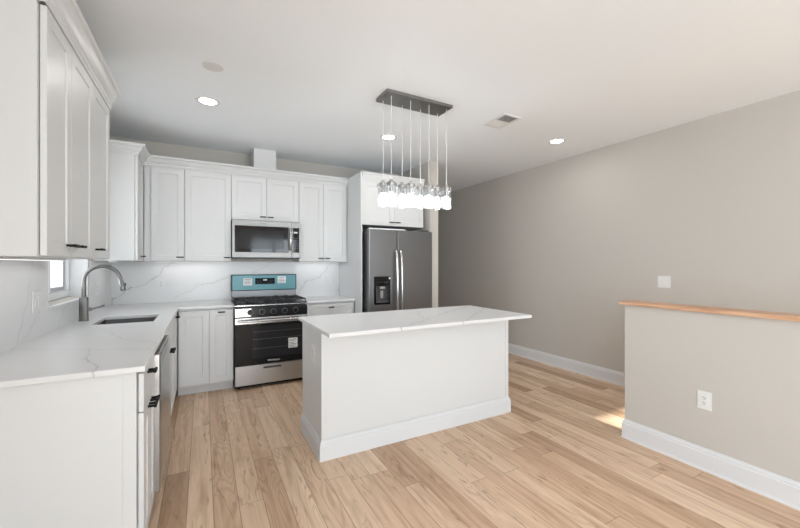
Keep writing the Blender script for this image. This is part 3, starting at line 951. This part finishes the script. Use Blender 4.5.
# ------------------------------------------------------------------ wall plates
def plate(name, label, cat, loc, rz, w, h, kind, gangs=1):
    """local: plate lies in the xz plane, front looks to -y"""
    r = empty(name, label, cat, loc, rz)
    MB().box(-w / 2, w / 2, -.006, -.0004, -h / 2, h / 2, .002, 2).build('cover_plate', M['plate'], r)
    for g in range(gangs):
        x = (g - (gangs - 1) / 2) * .046
        if kind == 'switch':
            MB().box(x - .0165, x + .0165, -.0095, -.0062, -.033, .033, .0015).build('rocker', M['plate'], r)
        else:
            o = MB().box(x - .0165, x + .0165, -.0085, -.0062, -.033, .033, .001).build('receptacle', M['plate'], r)
            q = MB()
            for z in (-.017, .017):
                q.box(x - .008, x - .005, -.0090, -.0086, z - .001, z + .008).box(x + .005, x + .008, -.0090, -.0086, z - .001, z + .006)
                q.cyl((x, -.0086, z - .008), (x, -.0090, z - .008), .0028, seg=10)
            q.build('socket_slots', M['slot'], o)
    return r
plate('wall_outlet', 'white outlet on the half wall', 'outlet', (2.8795, 1.134, .455), -PI / 2, .078, .118, 'outlet')
plate('light_switch', 'white double light switch on the right wall above the half wall cap', 'light switch', (XR - .0005, 1.942, 1.165), -PI / 2, .116, .118, 'switch', 2)
plate('wall_outlet', 'white outlet on the back splash left of the stove', 'outlet', (-.41, YB - .0125, 1.125), 0, .074, .116, 'outlet')
plate('wall_outlet', 'white outlet on the back splash right of the stove', 'outlet', (1.50, YB - .0125, 1.13), 0, .074, .116, 'outlet')
plate('light_switch', 'white double switch plate on the left splash below the nearest cabinets', 'light switch', (XL + .0125, 2.862, 1.128), PI / 2, .118, .12, 'switch', 2)
plate('wall_outlet', 'white outlet seen edge-on beside the window, behind the faucet', 'outlet', (XL + .0125, 4.23, 1.12), PI / 2, .078, .118, 'outlet')
plate('wall_outlet', 'white outlet on the left end of the island', 'outlet', (IX0 - .0006, 2.638, .69), -PI / 2, .078, .118, 'outlet')

# ------------------------------------------------------------------ ceiling things
def can_light(x, y, label, e=2.2):
    r = empty('recessed_light', label, 'ceiling light', (x, y, ZC), 0, 'recessed ceiling lights')
    MB().lathe([(.062, -.0005), (.066, -.006), (.088, -.0045), (.092, -.0005), (.062, -.0005)], seg=40).build('trim_ring', M['plate'], r, True)
    MB().lathe([(0, -.003), (.064, -.003)], seg=40).build('light_lens', M['lens'], r)
    l = light('recessed_lamp', 'AREA', (x, y, ZC - .012), (0, 0, 0), e, (1, .98, .95), shape='DISK', size=.12)
    l.parent = r; l.location = (0, 0, -.012)
    return r
can_light(.035, 3.415, 'lit round recessed light over the left counter side of the kitchen')
can_light(1.74, 3.463, 'lit round recessed light behind the pendant cords')
can_light(3.425, 2.69, 'lit round recessed light near the right wall')
cv = empty('ceiling_cover', 'blank white round cover plate on the ceiling near the left recessed light', 'cover plate', (.061, 2.80, ZC))
MB().lathe([(0, -.004), (.055, -.004), (.066, -.003), (.068, -.0005)], seg=40).build('cover_disc', M['plate'], cv, True)
MB().lathe([(.0, -.0052), (.003, -.0050), (.004, -.0042)], seg=12).build('cover_screw', M['plate'], cv, True)

rg = empty('air_register', 'white rectangular air register with slats on the ceiling', 'vent', (2.49, 2.56, ZC))
MB().cells(2, [-.105, -.082, .082, .105], [-.145, -.122, .122, .145], lambda i, j: not (i == 1 and j == 1), -.008, -.0005).build('register_frame', M['plate'], rg)
MB().box(-.082, .082, -.122, .122, -.0018, -.0008).build('register_back', M['duct'], rg)
sl = MB()
sl.box(-.082, .082, -.004, .004, -.007, -.002)
for s, y0 in ((1, -.12), (-1, .006)):
    for k in range(9):
        y = y0 + k * .0127
        t = bmesh.new(); bmesh.ops.create_cube(t, size=1)
        bmesh.ops.scale(t, vec=(.163, .011, .0008), verts=t.verts)
        sl._merge(t, Matrix.Translation((0, y + .006, -.0048)) @ Matrix.Rotation(s * math.radians(28), 4, 'X'))
sl.build('register_slats', M['plate'], rg)

# pendant chandelier
ch = empty('pendant_chandelier', 'eight-jar glass pendant chandelier hanging from a dark nickel ceiling plate', 'chandelier', (1.56, 2.61, ZC))
MB().box(-.312, .312, -.105, .105, -.024, -.0008, .002, 2).build('canopy', M['canopy'], ch)
def jar_parts():
    jar = MB().lathe([(.033, .0), (.037, -.004), (.0425, -.010), (.043, -.020), (.043, -.138), (.040, -.146), (.036, -.1475), (.036, -.143), (.0395, -.136), (.0405, -.020), (.040, -.012), (.034, -.004), (.033, 0)], seg=28)
    cap = MB().lathe([(0, .020), (.034, .020), (.038, .016), (.038, -.0035), (.034, -.0038), (0, -.0038)], seg=28)
    cap.lathe([(0, .040), (.012, .040), (.014, .036), (.014, .0202), (0, .0202)], seg=18)
    cap.cyl((-.050, 0, .006), (.050, 0, .006), .0035, seg=8).box(-.052, -.048, -.006, .006, -.012, .016, .001).box(.048, .052, -.006, .006, -.012, .016, .001)
    sock = MB().lathe([(0, -.0045), (.016, -.0045), (.016, -.055), (0, -.055)], seg=18)
    bulb = MB().lathe([(0, -.130), (.011, -.128), (.020, -.121), (.025, -.110), (.025, -.101), (.020, -.086), (.014, -.074), (.012, -.0555), (0, -.0555)], seg=20)
    return jar, cap, sock, bulb
meshes = None
k_ = 0
for row, y in ((0, -.05), (1, .06)):
    for k in range(4):
        x = -.256 + .178 * k + (-.012 if row else .006)
        zt = -.728 + (.012 if row else 0.) + .012 * k / 3
        wv = [(x + (.0015 * math.sin(i * 1.9 + k * 2 + row) if 0 < i < 9 else 0), y, -.024 + (zt + .040 + .024) * i / 9) for i in range(10)]
        MB().tube(wv, .0028, 8).build('pendant_cord', M['cord'], ch, True)
        if meshes is None:
            jar, cap, sock, bulb = jar_parts()
            j = jar.build('glass_jar', M['jar'], ch, True)
            c = cap.build('jar_cap', M['steel_lt'], j, True)
            s = sock.build('lamp_socket', M['steel_lt'], j, True)
            b_ = bulb.build('light_bulb', M['bulb'], j, True)
            meshes = (j, c, s, b_)
        else:
            j = meshes[0].copy(); COL.objects.link(j); j.parent = ch
            for q in meshes[1:]:
                q2 = q.copy(); COL.objects.link(q2); q2.parent = j
        j.location = (x, y, zt)
        j.rotation_euler = (0, 0, k_ * .6)
        j.scale = (.98, .98, 1.12)
        k_ += 1

# under-cabinet lights
def under_light(label, loc, rz, ln, e):
    r = empty('under_cabinet_light', label, 'under-cabinet light', loc, rz, 'under-cabinet light bars')
    MB().box(-ln / 2, ln / 2, -.012, .012, -.010, -.0005, .001).build('light_housing', M['plate'], r)
    MB().box(-ln / 2 + .01, ln / 2 - .01, -.008, .008, -.0115, -.0102).build('light_diffuser', M['led'], r)
    l = light('under_cabinet_lamp', 'AREA', (0, 0, -.014), (0, 0, 0), e, (1, .98, .96), shape='RECTANGLE', size=ln - .02, size_y=.016)
    l.parent = r
    return r
under_light('thin light bar under the near left upper cabinets', (-.74, 2.45, ZU0), PI / 2, .9, .35)
under_light('thin light bar under the back cabinets left of the microwave', (-.12, 4.74, ZU0), 0, .68, .28)
under_light('thin light bar under the back cabinet right of the microwave', (1.35, 4.74, ZU0), 0, .50, .22)
under_light('thin light bar under the corner upper cabinet', (-.75, 4.32, ZU0), PI / 2, .25, .12)
